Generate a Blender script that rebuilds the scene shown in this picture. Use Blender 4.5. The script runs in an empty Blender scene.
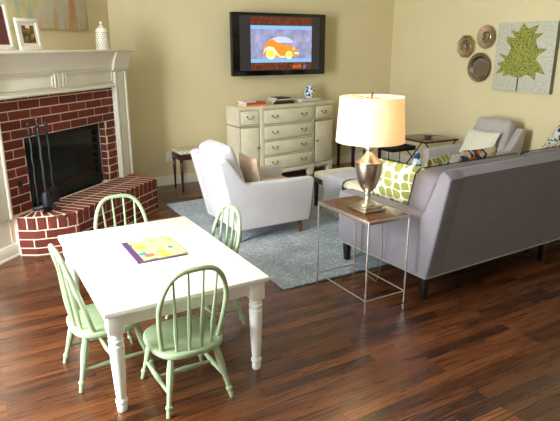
import bpy, bmesh, math, random
from mathutils import Vector, Matrix
from math import sin, cos, pi, radians as R
random.seed(7)
S = bpy.context.scene
COL = S.collection

# ------------------------------------------------------------------ helpers
class MB:
    """collects geometry; build() links it as ONE mesh object"""
    def __init__(s): s.bm = bmesh.new(); s.mi = 0
    def _new(s, verts, faces, mi=None, M=None):
        if M is not None: verts = [M @ Vector(v) for v in verts]
        vs = [s.bm.verts.new(v) for v in verts]
        fs = []
        for f in faces:
            try:
                fc = s.bm.faces.new([vs[i] for i in f]); fc.material_index = s.mi if mi is None else mi; fs.append(fc)
            except ValueError: pass
        return vs, fs
    def hexa(s, p, bev=0.0, seg=2, mi=None, M=None):
        """8 points: bottom 4 ccw, top 4 ccw"""
        b = bmesh.new()
        if M is not None: p = [M @ Vector(v) for v in p]
        vs = [b.verts.new(v) for v in p]
        for f in ((3,2,1,0),(4,5,6,7),(0,1,5,4),(1,2,6,5),(2,3,7,6),(3,0,4,7)): b.faces.new([vs[i] for i in f])
        bmesh.ops.recalc_face_normals(b, faces=b.faces)
        if bev > 0: bmesh.ops.bevel(b, geom=list(b.edges), offset=bev, segments=seg, profile=0.5, affect='EDGES', clamp_overlap=True)
        s.merge(b, mi); return s
    def merge(s, b, mi=None):
        b.verts.index_update()
        vs = [s.bm.verts.new(v.co) for v in b.verts]
        for f in b.faces:
            try:
                n = s.bm.faces.new([vs[v.index] for v in f.verts]); n.material_index = s.mi if mi is None else mi
            except ValueError: pass
        b.free()
    def box(s, x0, y0, z0, x1, y1, z1, bev=0.0, seg=2, mi=None, M=None):
        return s.hexa([(x0,y0,z0),(x1,y0,z0),(x1,y1,z0),(x0,y1,z0),(x0,y0,z1),(x1,y0,z1),(x1,y1,z1),(x0,y1,z1)], bev, seg, mi, M)
    def lathe(s, prof, c=(0,0,0), n=24, mi=None, M=None, sx=1, sy=1):
        vs, fs = [], []
        m = len(prof)
        for (r, z) in prof:
            for k in range(n):
                a = 2*pi*k/n; vs.append((c[0]+r*cos(a)*sx, c[1]+r*sin(a)*sy, c[2]+z))
        for i in range(m-1):
            for k in range(n):
                k2 = (k+1) % n; fs.append((i*n+k, i*n+k2, (i+1)*n+k2, (i+1)*n+k))
        if prof[0][0] > 1e-5: fs.append(tuple(reversed(range(n))))
        if prof[-1][0] > 1e-5: fs.append(tuple((m-1)*n+k for k in range(n)))
        s._new(vs, fs, mi, M); return s
    def tube(s, pts, rad, n=10, mi=None, M=None, closed=False):
        pts = [Vector(p) for p in pts]; m = len(pts)
        if not isinstance(rad, (list, tuple)): rad = [rad]*m
        vs, fs = [], []
        up = None
        for i, p in enumerate(pts):
            if closed: t = (pts[(i+1) % m]-pts[i-1]).normalized()
            else: t = (pts[min(i+1, m-1)]-pts[max(i-1, 0)]).normalized()
            if up is None:
                up = Vector((0,0,1)) if abs(t.z) < .9 else Vector((1,0,0))
            a = (up - t*up.dot(t)).normalized(); b = t.cross(a); up = a
            for k in range(n):
                g = 2*pi*k/n; vs.append(p + (a*cos(g)+b*sin(g))*rad[i])
        for i in range(m-1 if not closed else m):
            j = (i+1) % m
            for k in range(n):
                k2 = (k+1) % n; fs.append((i*n+k, i*n+k2, j*n+k2, j*n+k))
        if not closed:
            fs.append(tuple(reversed(range(n)))); fs.append(tuple((m-1)*n+k for k in range(n)))
        s._new(vs, fs, mi, M); return s
    def prism(s, poly, z0, z1, bev=0.0, seg=2, mi=None, M=None):
        b = bmesh.new(); n = len(poly)
        lo = [b.verts.new((x, y, z0)) for x, y in poly]; hi = [b.verts.new((x, y, z1)) for x, y in poly]
        b.faces.new(list(reversed(lo))); b.faces.new(hi)
        for i in range(n): b.faces.new((lo[i], lo[(i+1) % n], hi[(i+1) % n], hi[i]))
        bmesh.ops.recalc_face_normals(b, faces=b.faces)
        if bev > 0:
            ed = [e for e in b.edges if len(e.link_faces) == 2 and (abs(e.verts[0].co.z-e.verts[1].co.z) < 1e-6)]
            bmesh.ops.bevel(b, geom=ed, offset=bev, segments=seg, profile=.5, affect='EDGES', clamp_overlap=True)
        if M is not None: b.transform(M)
        s.merge(b, mi); return s
    def flat(s, poly, mi=None, M=None):
        s._new(poly, [tuple(range(len(poly)))], mi, M); return s
    def sweep(s, prof, p0, p1, side, mi=None, M=None):
        """moulding: profile (out, up) closed, run from p0 to p1 with outward direction side"""
        p0, p1, side = Vector(p0), Vector(p1), Vector(side); n = len(prof)
        vs = [p0+side*o+Vector((0,0,u)) for o, u in prof]+[p1+side*o+Vector((0,0,u)) for o, u in prof]
        fs = [(i, (i+1) % n, n+(i+1) % n, n+i) for i in range(n)]+[tuple(range(n)), tuple(reversed(range(n, 2*n)))]
        s._new(vs, fs, mi, M); return s
    def build(s, name, mats, parent=None, angle=35, smooth=True, M=None):
        if M is not None: s.bm.transform(M)
        bmesh.ops.recalc_face_normals(s.bm, faces=s.bm.faces)
        me = bpy.data.meshes.new(name); s.bm.to_mesh(me); s.bm.free()
        if not isinstance(mats, (list, tuple)): mats = [mats]
        for m in mats: me.materials.append(m)
        if smooth:
            me.polygons.foreach_set('use_smooth', [True]*len(me.polygons)); me.set_sharp_from_angle(angle=R(angle))
        o = bpy.data.objects.new(name, me); COL.objects.link(o)
        if parent: o.parent = parent
        return o

def tag(o, label=None, cat=None, group=None, kind=None):
    if label: o['label'] = label
    if cat: o['category'] = cat
    if group: o['group'] = group
    if kind: o['kind'] = kind
    return o
def thing(name, label, cat, loc=(0,0,0), rz=0, group=None):
    o = bpy.data.objects.new(name, None); COL.objects.link(o); o.location = loc; o.rotation_euler.z = rz
    o.empty_display_size = .1
    return tag(o, label, cat, group)
def struct(o): o['kind'] = 'structure'; return o
def copy_tree(o, parent=None):
    c = o.copy(); COL.objects.link(c); c.parent = parent
    for ch in [x for x in list(COL.objects) if x.parent == o]: copy_tree(ch, c)
    return c
def T(x=0, y=0, z=0, rx=0, ry=0, rz=0):
    return Matrix.Translation((x, y, z)) @ Matrix.Rotation(rz, 4, 'Z') @ Matrix.Rotation(ry, 4, 'Y') @ Matrix.Rotation(rx, 4, 'X')

XZ = Matrix(((1,0,0,0),(0,0,1,0),(0,1,0,0),(0,0,0,1)))   # profile (x, z) run along y
YZ = Matrix(((0,0,1,0),(1,0,0,0),(0,1,0,0),(0,0,0,1)))   # profile (y, z) run along x
def pillow_mb(w, h, t, n=14, pinch=.06, mb=None, M=None, mi=None):
    """soft cushion in the XZ plane, thickness along Y, centred"""
    mb = mb or MB(); vs, fs = [], []
    idx = {}
    for sd in (1, -1):
        for i in range(n+1):
            for j in range(n+1):
                u, v = -1+2*i/n, -1+2*j/n
                edge = i in (0, n) or j in (0, n)
                if edge and sd == -1: idx[(sd,i,j)] = idx[(1,i,j)]; continue
                th = t/2*((1-abs(u)**2.6)*(1-abs(v)**2.6))**.55
                x = u*w/2*(1-pinch*(1-v*v)); z = v*h/2*(1-pinch*(1-u*u))
                idx[(sd,i,j)] = len(vs); vs.append((x, sd*th, z))
    for sd in (1, -1):
        for i in range(n):
            for j in range(n):
                q = (idx[(sd,i,j)], idx[(sd,i+1,j)], idx[(sd,i+1,j+1)], idx[(sd,i,j+1)])
                fs.append(q if sd < 0 else q[::-1])
    mb._new(vs, fs, mi, M); return mb
def piping(w, h, r, pinch=.06, mb=None, M=None, n=14, y=0):
    mb = mb or MB(); pts = []
    for k in range(n): u = -1+2*k/n; pts.append((u*w/2, y, -h/2*(1-pinch*(1-u*u))))
    for k in range(n): v = -1+2*k/n; pts.append((w/2*(1-pinch*(1-v*v)), y, v*h/2))
    for k in range(n): u = 1-2*k/n; pts.append((u*w/2, y, h/2*(1-pinch*(1-u*u))))
    for k in range(n): v = 1-2*k/n; pts.append((-w/2*(1-pinch*(1-v*v)), y, v*h/2))
    mb.tube(pts, r, 6, M=M, closed=True); return mb
def soft_box(x0, y0, z0, x1, y1, z1, r=.03, crown=.012, n=10, mb=None, M=None):
    """box cushion with rounded edges and slightly crowned faces"""
    mb = mb or MB(); b = bmesh.new()
    c = Vector(((x0+x1)/2, (y0+y1)/2, (z0+z1)/2)); hx, hy, hz = (x1-x0)/2, (y1-y0)/2, (z1-z0)/2
    bmesh.ops.create_cube(b, size=2); bmesh.ops.subdivide_edges(b, edges=b.edges, cuts=n, use_grid_fill=True)
    H = Vector((hx, hy, hz))
    for v in b.verts:
        # concentrate samples toward edges
        q = Vector([math.copysign(1-(1-abs(a))**1.6, a) if abs(a) < 1 else a for a in v.co])
        p = Vector((q.x*hx, q.y*hy, q.z*hz))
        inner = Vector([max(-(H[i]-r), min(H[i]-r, p[i])) for i in range(3)])
        d = p-inner
        if d.length > 1e-9: p = inner+d.normalized()*r
        cr = Vector((0,0,0))
        ax = max(range(3), key=lambda i: abs(v.co[i]))
        o = [i for i in range(3) if i != ax]
        cr[ax] = math.copysign(crown, v.co[ax])*(1-v.co[o[0]]**2)*(1-v.co[o[1]]**2)
        v.co = c+p+cr
    if M is not None: b.transform(M)
    mb.merge(b); return mb

# ------------------------------------------------------------------ materials
def srgb(*c):
    f = lambda v: (v/255/12.92) if v/255 <= .04045 else ((v/255+.055)/1.055)**2.4
    return tuple(f(v) for v in c)+(1,)
class NT:
    def __init__(s, name):
        s.m = bpy.data.materials.new(name); s.m.use_nodes = True; s.t = s.m.node_tree; s.n = s.t.nodes; s.l = s.t.links
        s.b = s.n['Principled BSDF']
    def node(s, typ, ins=None, **kw):
        n = s.n.new(typ)
        for k, v in kw.items(): setattr(n, k, v)
        for k, v in (ins or {}).items():
            if isinstance(v, bpy.types.NodeSocket): s.l.new(v, n.inputs[k])
            else: n.inputs[k].default_value = v
        return n
    def coord(s, which='Object'): return s.node('ShaderNodeTexCoord').outputs[which]
    def mapping(s, vec, scale=(1,1,1), rot=(0,0,0), loc=(0,0,0)):
        return s.node('ShaderNodeMapping', {'Vector': vec, 'Scale': scale, 'Rotation': rot, 'Location': loc}).outputs[0]
    def noise(s, vec, scale, detail=3, rough=.5):
        return s.node('ShaderNodeTexNoise', {'Vector': vec, 'Scale': scale, 'Detail': detail, 'Roughness': rough}).outputs['Fac']
    def ramp(s, fac, stops, interp='LINEAR'):
        n = s.node('ShaderNodeValToRGB', {'Fac': fac}); r = n.color_ramp; r.interpolation = interp
        while len(r.elements) < len(stops): r.elements.new(.5)
        for e, (p, c) in zip(r.elements, stops): e.position = p; e.color = c
        return n.outputs[0]
    def mix(s, fac, a, b, blend='MIX'):
        n = s.node('ShaderNodeMix', data_type='RGBA', blend_type=blend)
        for i, v in ((0, fac), (6, a), (7, b)):
            if isinstance(v, bpy.types.NodeSocket): s.l.new(v, n.inputs[i])
            else: n.inputs[i].default_value = v
        return n.outputs[2]
    def math(s, op, a, b=0.0, c=0.0):
        n = s.node('ShaderNodeMath', operation=op)
        for i, v in enumerate((a, b, c)):
            if isinstance(v, bpy.types.NodeSocket): s.l.new(v, n.inputs[i])
            else: n.inputs[i].default_value = v
        return n.outputs[0]
    def bump(s, h, strength=.3, dist=.002):
        n = s.node('ShaderNodeBump', {'Height': h, 'Strength': strength, 'Distance': dist}); s.l.new(n.outputs[0], s.b.inputs['Normal'])
    def set(s, **k):
        for key, v in k.items():
            i = s.b.inputs[{'color':'Base Color','rough':'Roughness','metal':'Metallic','spec':'Specular IOR Level','coat':'Coat Weight','sheen':'Sheen Weight','trans':'Transmission Weight','emit':'Emission Color','es':'Emission Strength','alpha':'Alpha','coatr':'Coat Roughness'}[key]]
            if isinstance(v, bpy.types.NodeSocket): s.l.new(v, i)
            else: i.default_value = v
        return s

def paint(name, col, rough=.5, var=.04, bump=.0, scale=6, metal=0, spec=.5):
    m = NT(name); c = m.coord(); f = m.noise(c, scale, 3)
    dark = tuple(x*(1-var*2) for x in col[:3])+(1,); lite = tuple(min(1, x*(1+var)) for x in col[:3])+(1,)
    m.set(color=m.ramp(f, [(.3, dark), (.7, lite)]), rough=rough, metal=metal, spec=spec)
    if bump: m.bump(m.noise(c, 180, 2), bump, .001)
    return m.m
def fabric(name, col, weave=700, var=.06, strength=.35, rough=.9, slub=0):
    m = NT(name); c = m.coord()
    a = m.noise(m.mapping(c, (weave, weave*.12, weave)), 1, 2); b = m.noise(m.mapping(c, (weave*.12, weave, weave*.4)), 1, 2)
    w = m.math('ADD', a, b); big = m.noise(c, 5, 3)
    f = m.math('ADD', m.math('MULTIPLY', w, .35), m.math('MULTIPLY', big, .3))
    dark = tuple(x*(1-var*2.2) for x in col[:3])+(1,); lite = tuple(min(1, x*(1+var*1.6)) for x in col[:3])+(1,)
    m.set(color=m.ramp(f, [(.38, dark), (.62, lite)]), rough=rough, spec=.15, sheen=.15)
    m.bump(w, strength, .0015); return m.m
def wood(name, dark, lite, scale=(1,14,14), rough=.35, coat=.2):
    m = NT(name); c = m.coord(); v = m.mapping(c, scale)
    g = m.noise(v, 3, 5, .6); r = m.noise(v, 11, 3)
    f = m.math('ADD', m.math('MULTIPLY', g, .75), m.math('MULTIPLY', r, .25))
    m.set(color=m.ramp(f, [(.35, dark), (.65, lite)]), rough=rough, coat=coat, coatr=.2)
    return m.m
def emis(name, col, s=1.0):
    m = NT(name); m.set(color=(0,0,0,1), emit=col, es=s, rough=.4); return m.m

M = {}
M['wall'] = paint('wall_paint', srgb(222,207,163), .85, .015, .05, 2, spec=.2)
M['ceiling'] = paint('ceiling_paint', srgb(238,236,228), .9, .01, 0, 2, spec=.2)
M['trim'] = paint('trim_white', srgb(232,226,208), .35, .015, 0, 3)
M['table'] = paint('table_white_paint', srgb(244,242,232), .3, .02, 0, 8)
M['green'] = paint('chair_green_paint', srgb(160,178,138), .32, .05, 0, 9)
M['linen'] = fabric('pale_linen', srgb(206,203,204), 600, .05)
M['linen_seat'] = fabric('beige_seat_linen', srgb(200,180,152), 600, .05)
M['grey'] = fabric('grey_upholstery', srgb(126,121,126), 600, .06)
M['grey2'] = fabric('grey_armchair_upholstery', srgb(176,170,164), 600, .06)
M['pipe'] = paint('dark_piping', srgb(60,56,66), .7)
M['nail'] = paint('nickel_nailhead', srgb(215,212,205), .3, .02, metal=.8)
M['black'] = paint('black_wood', srgb(22,18,18), .35)
M['iron'] = paint('black_iron', srgb(13,13,15), .5, .1, .2, 20)
M['walnut_leg'] = wood('walnut_leg', srgb(92,46,22), srgb(140,74,38), (10,10,2))
M['walnut'] = wood('walnut_top', srgb(56,30,18), srgb(112,68,42), (16,1.5,4), .25, .4)
M['mahogany'] = wood('mahogany', srgb(38,16,12), srgb(66,28,20), (8,8,2), .3, .4)
M['nickel'] = paint('brushed_nickel', srgb(214,204,188), .28, .05, metal=1, scale=20)
M['chrome'] = paint('satin_steel_rod', srgb(205,198,188), .3, .02, metal=.9)
M['cream'] = paint('antique_cream_paint', srgb(226,217,186), .45, .04, 0, 7)
M['creamline'] = paint('worn_paint_edge', srgb(150,138,100), .6)
M['brass'] = paint('aged_brass', srgb(112,92,58), .35, .08, metal=.9)
M['tvblack'] = paint('tv_gloss_black', srgb(8,8,9), .12)
M['tvgrey'] = emis('screen_bar_grey', srgb(38,36,38), 1.0)
M['cushion_cream'] = fabric('cream_bench_fabric', srgb(226,218,190), 500, .04)
M['throw'] = fabric('grey_throw', srgb(200,198,204), 350, .08, .8)
M['pink'] = fabric('blush_stripe', srgb(214,188,160), 500, .05)
M['plate_metal'] = paint('tarnished_silver', srgb(176,164,140), .2, .12, metal=.95, scale=25)
M['plate_gold'] = paint('pale_brass_plate', srgb(206,184,140), .22, .08, metal=.9, scale=25)
M['white_ceramic'] = paint('white_ceramic', srgb(232,226,206), .2, .02)
M['bulb'] = emis('bulb_glow', (1,.72,.42,1), 20)
M['paper'] = paint('book_pages', srgb(232,226,212), .8)
M['outlet'] = paint('outlet_white', srgb(236,234,226), .35)
M['slot'] = paint('outlet_slot', srgb(40,36,30), .6)

def make_floor():
    m = NT('oak_floor'); c = m.coord()
    br = m.node('ShaderNodeTexBrick', {'Vector': c, 'Color1': (0,0,0,1), 'Color2': (1,1,1,1), 'Mortar': (0,0,0,1), 'Scale': 1.0, 'Mortar Size': .0006, 'Mortar Smooth': .1, 'Bias': 0.0, 'Brick Width': .62, 'Row Height': .062})
    br.offset = .37; br.squash = 1.0; br.offset_frequency = 3
    tone = br.outputs['Color']; mort = br.outputs['Fac']
    sh = m.node('ShaderNodeVectorMath', {0: c, 1: (0,0,0)}, operation='ADD')
    vm = m.node('ShaderNodeVectorMath', {0: tone, 1: (7.3,3.1,5.7)}, operation='MULTIPLY')
    m.l.new(vm.outputs[0], sh.inputs[1])
    v = m.mapping(sh.outputs[0], (1.6, 22, 1))
    g = m.noise(v, 2.2, 6, .62)
    wv = m.node('ShaderNodeTexWave', {'Vector': m.mapping(sh.outputs[0], (1.2, 15, 1)), 'Scale': 1.4, 'Distortion': 9, 'Detail': 3, 'Detail Scale': .9}, wave_type='BANDS', bands_direction='Y').outputs['Fac']
    f = m.math('ADD', m.math('MULTIPLY', g, .62), m.math('MULTIPLY', wv, .22))
    f = m.math('ADD', f, m.math('MULTIPLY', m.math('SUBTRACT', tone, .5), .26))
    col = m.ramp(f, [(.24, srgb(36,17,9)), (.42, srgb(80,41,20)), (.60, srgb(114,66,33)), (.82, srgb(150,96,52))])
    knot = m.noise(m.mapping(sh.outputs[0], (3, 14, 1)), 2.1, 2)
    col = m.mix(m.ramp(knot, [(.66, (0,0,0,1)), (.76, (.75,.75,.75,1))]), col, srgb(36,16,12))
    col = m.mix(mort, col, srgb(24,10,8))
    m.set(color=col, rough=m.math('ADD', m.math('MULTIPLY', g, .18), .2), coat=.25, coatr=.22, spec=.5)
    m.bump(m.math('SUBTRACT', m.math('MULTIPLY', g, .3), mort), .25, .0015)
    return m.m
M['floor'] = make_floor()

def make_brick():
    m = NT('red_brick'); c = m.coord(); g = m.node('ShaderNodeNewGeometry')
    rnd = g.outputs['Random Per Island']
    base = m.ramp(rnd, [(0, srgb(98,40,30)), (.35, srgb(114,46,34)), (.7, srgb(126,54,40)), (1, srgb(104,42,34))])
    f = m.noise(c, 60, 4, .6)
    m.set(color=m.mix(m.ramp(f, [(.35, (0,0,0,1)), (.75, (.45,.45,.45,1))]), base, srgb(74,30,24)), rough=.7, spec=.3)
    m.bump(m.noise(c, 140, 4, .6), .5, .002); return m.m
M['brick'] = make_brick()
M['mortar'] = paint('pale_mortar', srgb(234,216,190), .9, .06, .4, 30)
M['firebox'] = paint('soot_black', srgb(18,16,16), .7, .1)
m = NT('smoked_glass'); m.set(color=srgb(14,12,12), rough=.08, spec=.5); M['fireglass'] = m.m

def make_rug():
    m = NT('woven_rug'); c = m.coord()
    ch = m.node('ShaderNodeTexVoronoi', {'Vector': m.mapping(c, (1,1,.01), (0,0,R(45))), 'Scale': 62}, feature='F1', distance='CHEBYCHEV').outputs['Distance']
    big = m.noise(c, 3.5, 3)
    f = m.math('ADD', m.math('MULTIPLY', ch, .6), m.math('MULTIPLY', big, .5))
    m.set(color=m.ramp(f, [(.25, srgb(98,112,124)), (.5, srgb(134,144,150)), (.75, srgb(176,178,176))]), rough=.95, spec=.05, sheen=.2)
    m.bump(ch, .7, .004); return m.m
M['rug'] = make_rug()

def make_cells():
    m = NT('green_cell_print'); c = m.coord()
    v = m.mapping(c, (1,.0,1))
    vd = m.node('ShaderNodeTexVoronoi', {'Vector': v, 'Scale': 15, 'Randomness': .5}, feature='DISTANCE_TO_EDGE').outputs['Distance']
    vf = m.node('ShaderNodeTexVoronoi', {'Vector': v, 'Scale': 15, 'Randomness': .5}, feature='F1')
    sep = m.node('ShaderNodeSeparateColor', {0: vf.outputs['Color']}).outputs[0]
    col = m.ramp(sep, [(0, srgb(126,136,58)), (.5, srgb(152,156,80)), (1, srgb(170,168,100))])
    k = m.math('MULTIPLY', m.math('GREATER_THAN', vd, .055), m.math('LESS_THAN', vf.outputs['Distance'], .56))
    m.set(color=m.mix(k, srgb(240,236,214), col), rough=.85, spec=.2)
    m.bump(m.noise(c, 300, 2), .2, .001); return m.m
M['cells'] = make_cells()
def make_ikat():
    m = NT('multicolour_print'); c = m.coord(); v = m.mapping(c, (1,.0,1))
    vc = m.node('ShaderNodeTexVoronoi', {'Vector': v, 'Scale': 34}, feature='F1').outputs['Color']
    s_ = m.node('ShaderNodeSeparateColor', {0: vc}).outputs[0]
    m.set(color=m.ramp(s_, [(0, srgb(230,222,200)), (.3, srgb(206,122,64)), (.5, srgb(54,84,110)), (.62, srgb(214,196,150)), (.78, srgb(126,60,48)), (.9, srgb(140,168,160))], 'CONSTANT'), rough=.9, spec=.1)
    return m.m
M['ikat'] = make_ikat()
def make_dots(name, bg, fg, scale, th=.3):
    m = NT(name); c = m.coord(); v = m.mapping(c, (1,.0,1), (0,R(45),0))
    d = m.node('ShaderNodeTexVoronoi', {'Vector': v, 'Scale': scale, 'Randomness': 0.0}, feature='F1').outputs['Distance']
    m.set(color=m.mix(m.ramp(d, [(th, (0,0,0,1)), (th+.06, (1,1,1,1))]), fg, bg), rough=.9, spec=.1)
    m.bump(m.noise(c, 300, 2), .2, .001); return m.m
M['dots'] = make_dots('dotted_print', srgb(226,222,200), srgb(168,160,130), 62, .24)
def make_paintblue():
    m = NT('blue_orange_print'); c = m.coord(); f = m.noise(c, 22, 3, .6)
    m.set(color=m.ramp(f, [(0, srgb(36,62,100)), (.42, srgb(64,92,120)), (.46, srgb(226,224,206)), (.56, srgb(222,220,200)), (.6, srgb(196,120,66)), (.7, srgb(120,140,104))], 'CONSTANT'), rough=.9, spec=.1); return m.m
M['bluepr'] = make_paintblue()
def make_delft(name, sc, thr=.52):
    m = NT(name); c = m.coord(); f = m.noise(c, sc, 2, .5)
    m.set(color=m.ramp(f, [(thr, srgb(222,232,230)), (thr+.04, srgb(40,82,130))]), rough=.2); return m.m
M['delft'] = make_delft('blue_white_glaze', 40)
M['delft2'] = make_delft('blue_white_pattern', 18, .5)
def make_abstract():
    m = NT('abstract_painting'); c = m.coord()
    v = m.mapping(c, (3.6, 3.6, 1.1)); f = m.noise(v, 1.0, 4, .6); g = m.noise(m.mapping(c, (14,14,3)), 1.0, 4, .6)
    h = m.math('ADD', m.math('MULTIPLY', f, .8), m.math('MULTIPLY', g, .25))
    m.set(color=m.ramp(h, [(.36, srgb(134,158,152)), (.44, srgb(172,176,146)), (.5, srgb(206,186,130)), (.56, srgb(198,196,184)), (.63, srgb(208,172,124)), (.73, srgb(196,136,98)), (.8, srgb(202,190,186))]), rough=.6, spec=.3)
    m.bump(g, .3, .002); return m.m
M['abstract'] = make_abstract()
def make_canvas():
    m = NT('pale_canvas'); c = m.coord(); f = m.noise(c, 55, 3, .6)
    m.set(color=m.ramp(f, [(.38, srgb(178,178,158)), (.6, srgb(206,202,182))]), rough=.8, spec=.2); return m.m
M['canvas'] = make_canvas()
def make_leafy():
    m = NT('speckled_leaf_green'); c = m.coord(); f = m.noise(c, 75, 3, .6)
    m.set(color=m.ramp(f, [(.40, srgb(82,82,34)), (.46, srgb(138,138,62)), (.6, srgb(168,168,84))]), rough=.8, spec=.2); return m.m
M['leafy'] = make_leafy()
M['canvas_edge'] = paint('canvas_edge_grey', srgb(118,116,100), .8)
M['trunk'] = paint('painted_trunk', srgb(58,40,28), .8)
def make_shade():
    m = NT('lamp_shade_fabric'); m.set(color=srgb(250,244,228), rough=.9, spec=.1)
    tr = m.node('ShaderNodeBsdfTranslucent', {'Color': srgb(255,240,214)})
    mx = m.node('ShaderNodeMixShader', {0: .5}); m.l.new(m.b.outputs[0], mx.inputs[1]); m.l.new(tr.outputs[0], mx.inputs[2])
    m.l.new(mx.outputs[0], m.n['Material Output'].inputs[0]); return m.m
M['shade'] = make_shade()

# ------------------------------------------------------------------ room
XL, XR, YB, YF, ZC = -1.6, 5.13, 5.90, -4.6, 2.75
struct(MB().box(XL-.1, YF-.1, -.06, XR+.1, YB+.1, 0).build('floor', M['floor']))
struct(MB().box(XL-.1, YF-.1, ZC, XR+.1, YB+.1, ZC+.06).build('ceiling', M['ceiling']))
struct(MB().box(XL-.1, YB, 0, XR+.1, YB+.1, ZC).build('wall_back', M['wall']))
struct(MB().box(XR, YF, 0, XR+.1, YB, ZC).build('wall_right', M['wall']))
def wall_holes(name, axis, at, th, a0, a1, holes):
    mb = MB(); cur = a0
    def bx(p0, p1, z0, z1):
        if axis == 'x': mb.box(at-th, p0, z0, at, p1, z1)
        else: mb.box(p0, at-th, z0, p1, at, z1)
    for (h0, h1, z0, z1) in holes:
        bx(cur, h0, 0, ZC); bx(h0, h1, 0, z0); bx(h0, h1, z1, ZC); cur = h1
    bx(cur, a1, 0, ZC)
    return struct(mb.build(name, M['wall']))
WL = [(1.75, 3.0, .35, 2.5)]
WF = [(-.6, .9, .7, 2.3)]  # unseen window added behind the camera to let in fill light
wall_holes('wall_left', 'x', XL, .1, YF, YB, WL)
wall_holes('wall_front', 'y', YF, .1, XL, XR, WF)
mg = NT('window_glass'); mg.set(color=(1,1,1,1), rough=0, trans=1.0); mg.b.inputs['IOR'].default_value = 1.01
tg = mg.node('ShaderNodeBsdfTransparent'); mg.l.new(tg.outputs[0], mg.n['Material Output'].inputs[0]); M['glass'] = mg.m
wn = 0
for axis, hs in (('x', WL), ('y', WF)):  # left window first, then the added front fill window
    for (a0, a1, z0, z1) in hs:
        wn += 1; mb = MB(); at = XL if axis == 'x' else YF
        def bar(p0, p1, q0, q1, d0=-.07, d1=.015):
            if axis == 'x': mb.box(at+d0, p0, q0, at+d1, p1, q1, .004)
            else: mb.box(p0, at+d0, q0, p1, at+d1, q1, .004)
        bar(a0-.08, a0, z0-.08, z1+.08, 0); bar(a1, a1+.08, z0-.08, z1+.08, 0); bar(a0, a1, z1, z1+.08, 0); bar(a0-.1, a1+.1, z0-.05, z0, 0, .05)
        bar((a0+a1)/2-.02, (a0+a1)/2+.02, z0, z1, -.06, -.03); bar(a0, a1, (z0+z1)/2-.02, (z0+z1)/2+.02, -.06, -.03)
        w = struct(mb.build('window_%d' % wn, M['trim']))
        g = MB()
        if axis == 'x': g.box(at-.052, a0, z0, at-.048, a1, z1)
        else: g.box(a0, at-.052, z0, a1, at-.048, z1)
        g.build('window_pane', M['glass'], w)
BP = [(0,0),(.022,0),(.022,.012),(.016,.02),(.016,.085),(.008,.1),(0,.1)]
struct(MB().sweep(BP, (1.2, YB, 0), (XR, YB, 0), (0,-1,0)).build('baseboard_back', M['trim']))
struct(MB().sweep(BP, (XR, YF, 0), (XR, YB, 0), (-1,0,0)).build('baseboard_right', M['trim']))
struct(MB().sweep(BP, (XL, YF, 0), (XL, 3.1, 0), (1,0,0)).build('baseboard_left', M['trim']))

# ------------------------------------------------------------------ fireplace, in its own frame: u along, n out, z up
FA = R(41.5)
FM = Matrix.Translation((.24, 4.34, 0)) @ Matrix.Rotation(FA, 4, 'Z')     # local x = u, local y = -n
def fb(mb, u0, u1, n0, n1, z0, z1, bev=0, mi=None): mb.box(u0, -n1, z0, u1, -n0, z1, bev, 2, mi); return mb
# diagonal wall behind the built-out fireplace
struct(fb(MB(), -2.9, 2.25, -.5, -.38, 0, ZC).build('wall_fireplace', M['wall'], M=FM))
fp = thing('fireplace', 'red brick fireplace with white painted mantel and raised brick hearth', 'fireplace', (.24, 4.34, 0), FA)
b = MB()
fb(b, -.30, .14, -.385, -.005, 0, 1.43); fb(b, 1.25, 1.50, -.385, -.005, 0, 1.43); fb(b, .14, 1.25, -.385, -.005, .90, 1.43)
b.build('breast_casing', M['trim'], fp)
# brick face
Zh, Zo, Zt, UL, UR, OL, OR_ = .30, .842, 1.15, -.04, 1.395, .195, 1.197
b = MB(); b.mi = 1
fb(b, UL, OL+.004, -.09, .0, 0, Zt); fb(b, OR_-.004, UR, -.09, .0, 0, Zt); fb(b, OL, OR_, -.09, .0, Zo+.006, Zt)
b.mi = 0
ch = .0683; nrow = 0; z = Zh+.004
def bricks(b, u0, u1, z0, z1, shift, L=.217, j=.0085, n0=-.02, n1=.004):
    u = u0-L+shift % L
    while u < u1:
        a, c = max(u+j/2, u0), min(u+L-j/2, u1)
        if c-a > .012: fb(b, a, c, n0, n1, z0+j/2, z1-j/2, .002)
        u += L
while z < Zt-.02:
    z1 = min(z+ch, Zt+.004); sh = (0 if nrow % 2 else .1085)+.012
    if z1 <= Zo+.02:
        bricks(b, UL, OL, z, z1, sh); 
        bricks(b, OR_, UR, z, z1, sh)
        for k in (0,):   # reveal faces of the opening
            b.box(OL-.02, .0035, z+.00425, OL+.008, .085, z1-.00425, .002)
            b.box(OR_-.008, .0035, z+.00425, OR_+.02, .085, z1-.00425, .002)
    else: bricks(b, UL, UR, z, z1, sh)
    z += ch; nrow += 1
b.build('brick_surround', [M['brick'], M['mortar']], fp, smooth=False)
b = MB()
fb(b, OL-.03, OR_+.03, -.36, -.34, .28, .90); fb(b, OL-.03, OL-.0, -.36, -.09, .28, .88); fb(b, OR_, OR_+.03, -.36, -.09, .28, .88); fb(b, OL, OR_, -.36, -.09, .84, .88)
fb(b, OL, OR_, -.36, -.09, .27, .302)
b.build('firebox', M['firebox'], fp)
ins = MB()
fb(ins, OL+.004, OR_-.004, -.085, -.07, .79, .84, .003); fb(ins, OL+.004, OR_-.004, -.085, -.065, .302, .375, .003)
fb(ins, OL+.004, OL+.04, -.085, -.07, .36, .80, .003); fb(ins, OR_-.04, OR_-.012, -.085, -.07, .36, .80, .003); 
for k in range(6): fb(ins, OL+.06, OR_-.06, -.066, -.062, .314+k*.009, .318+k*.009)
ins = ins.build('firebox_door_frame', M['firebox'], fp)
fb(MB(), OL+.03, OR_-.03, -.083, -.079, .37, .80).build('glass_door', M['fireglass'], ins)
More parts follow.
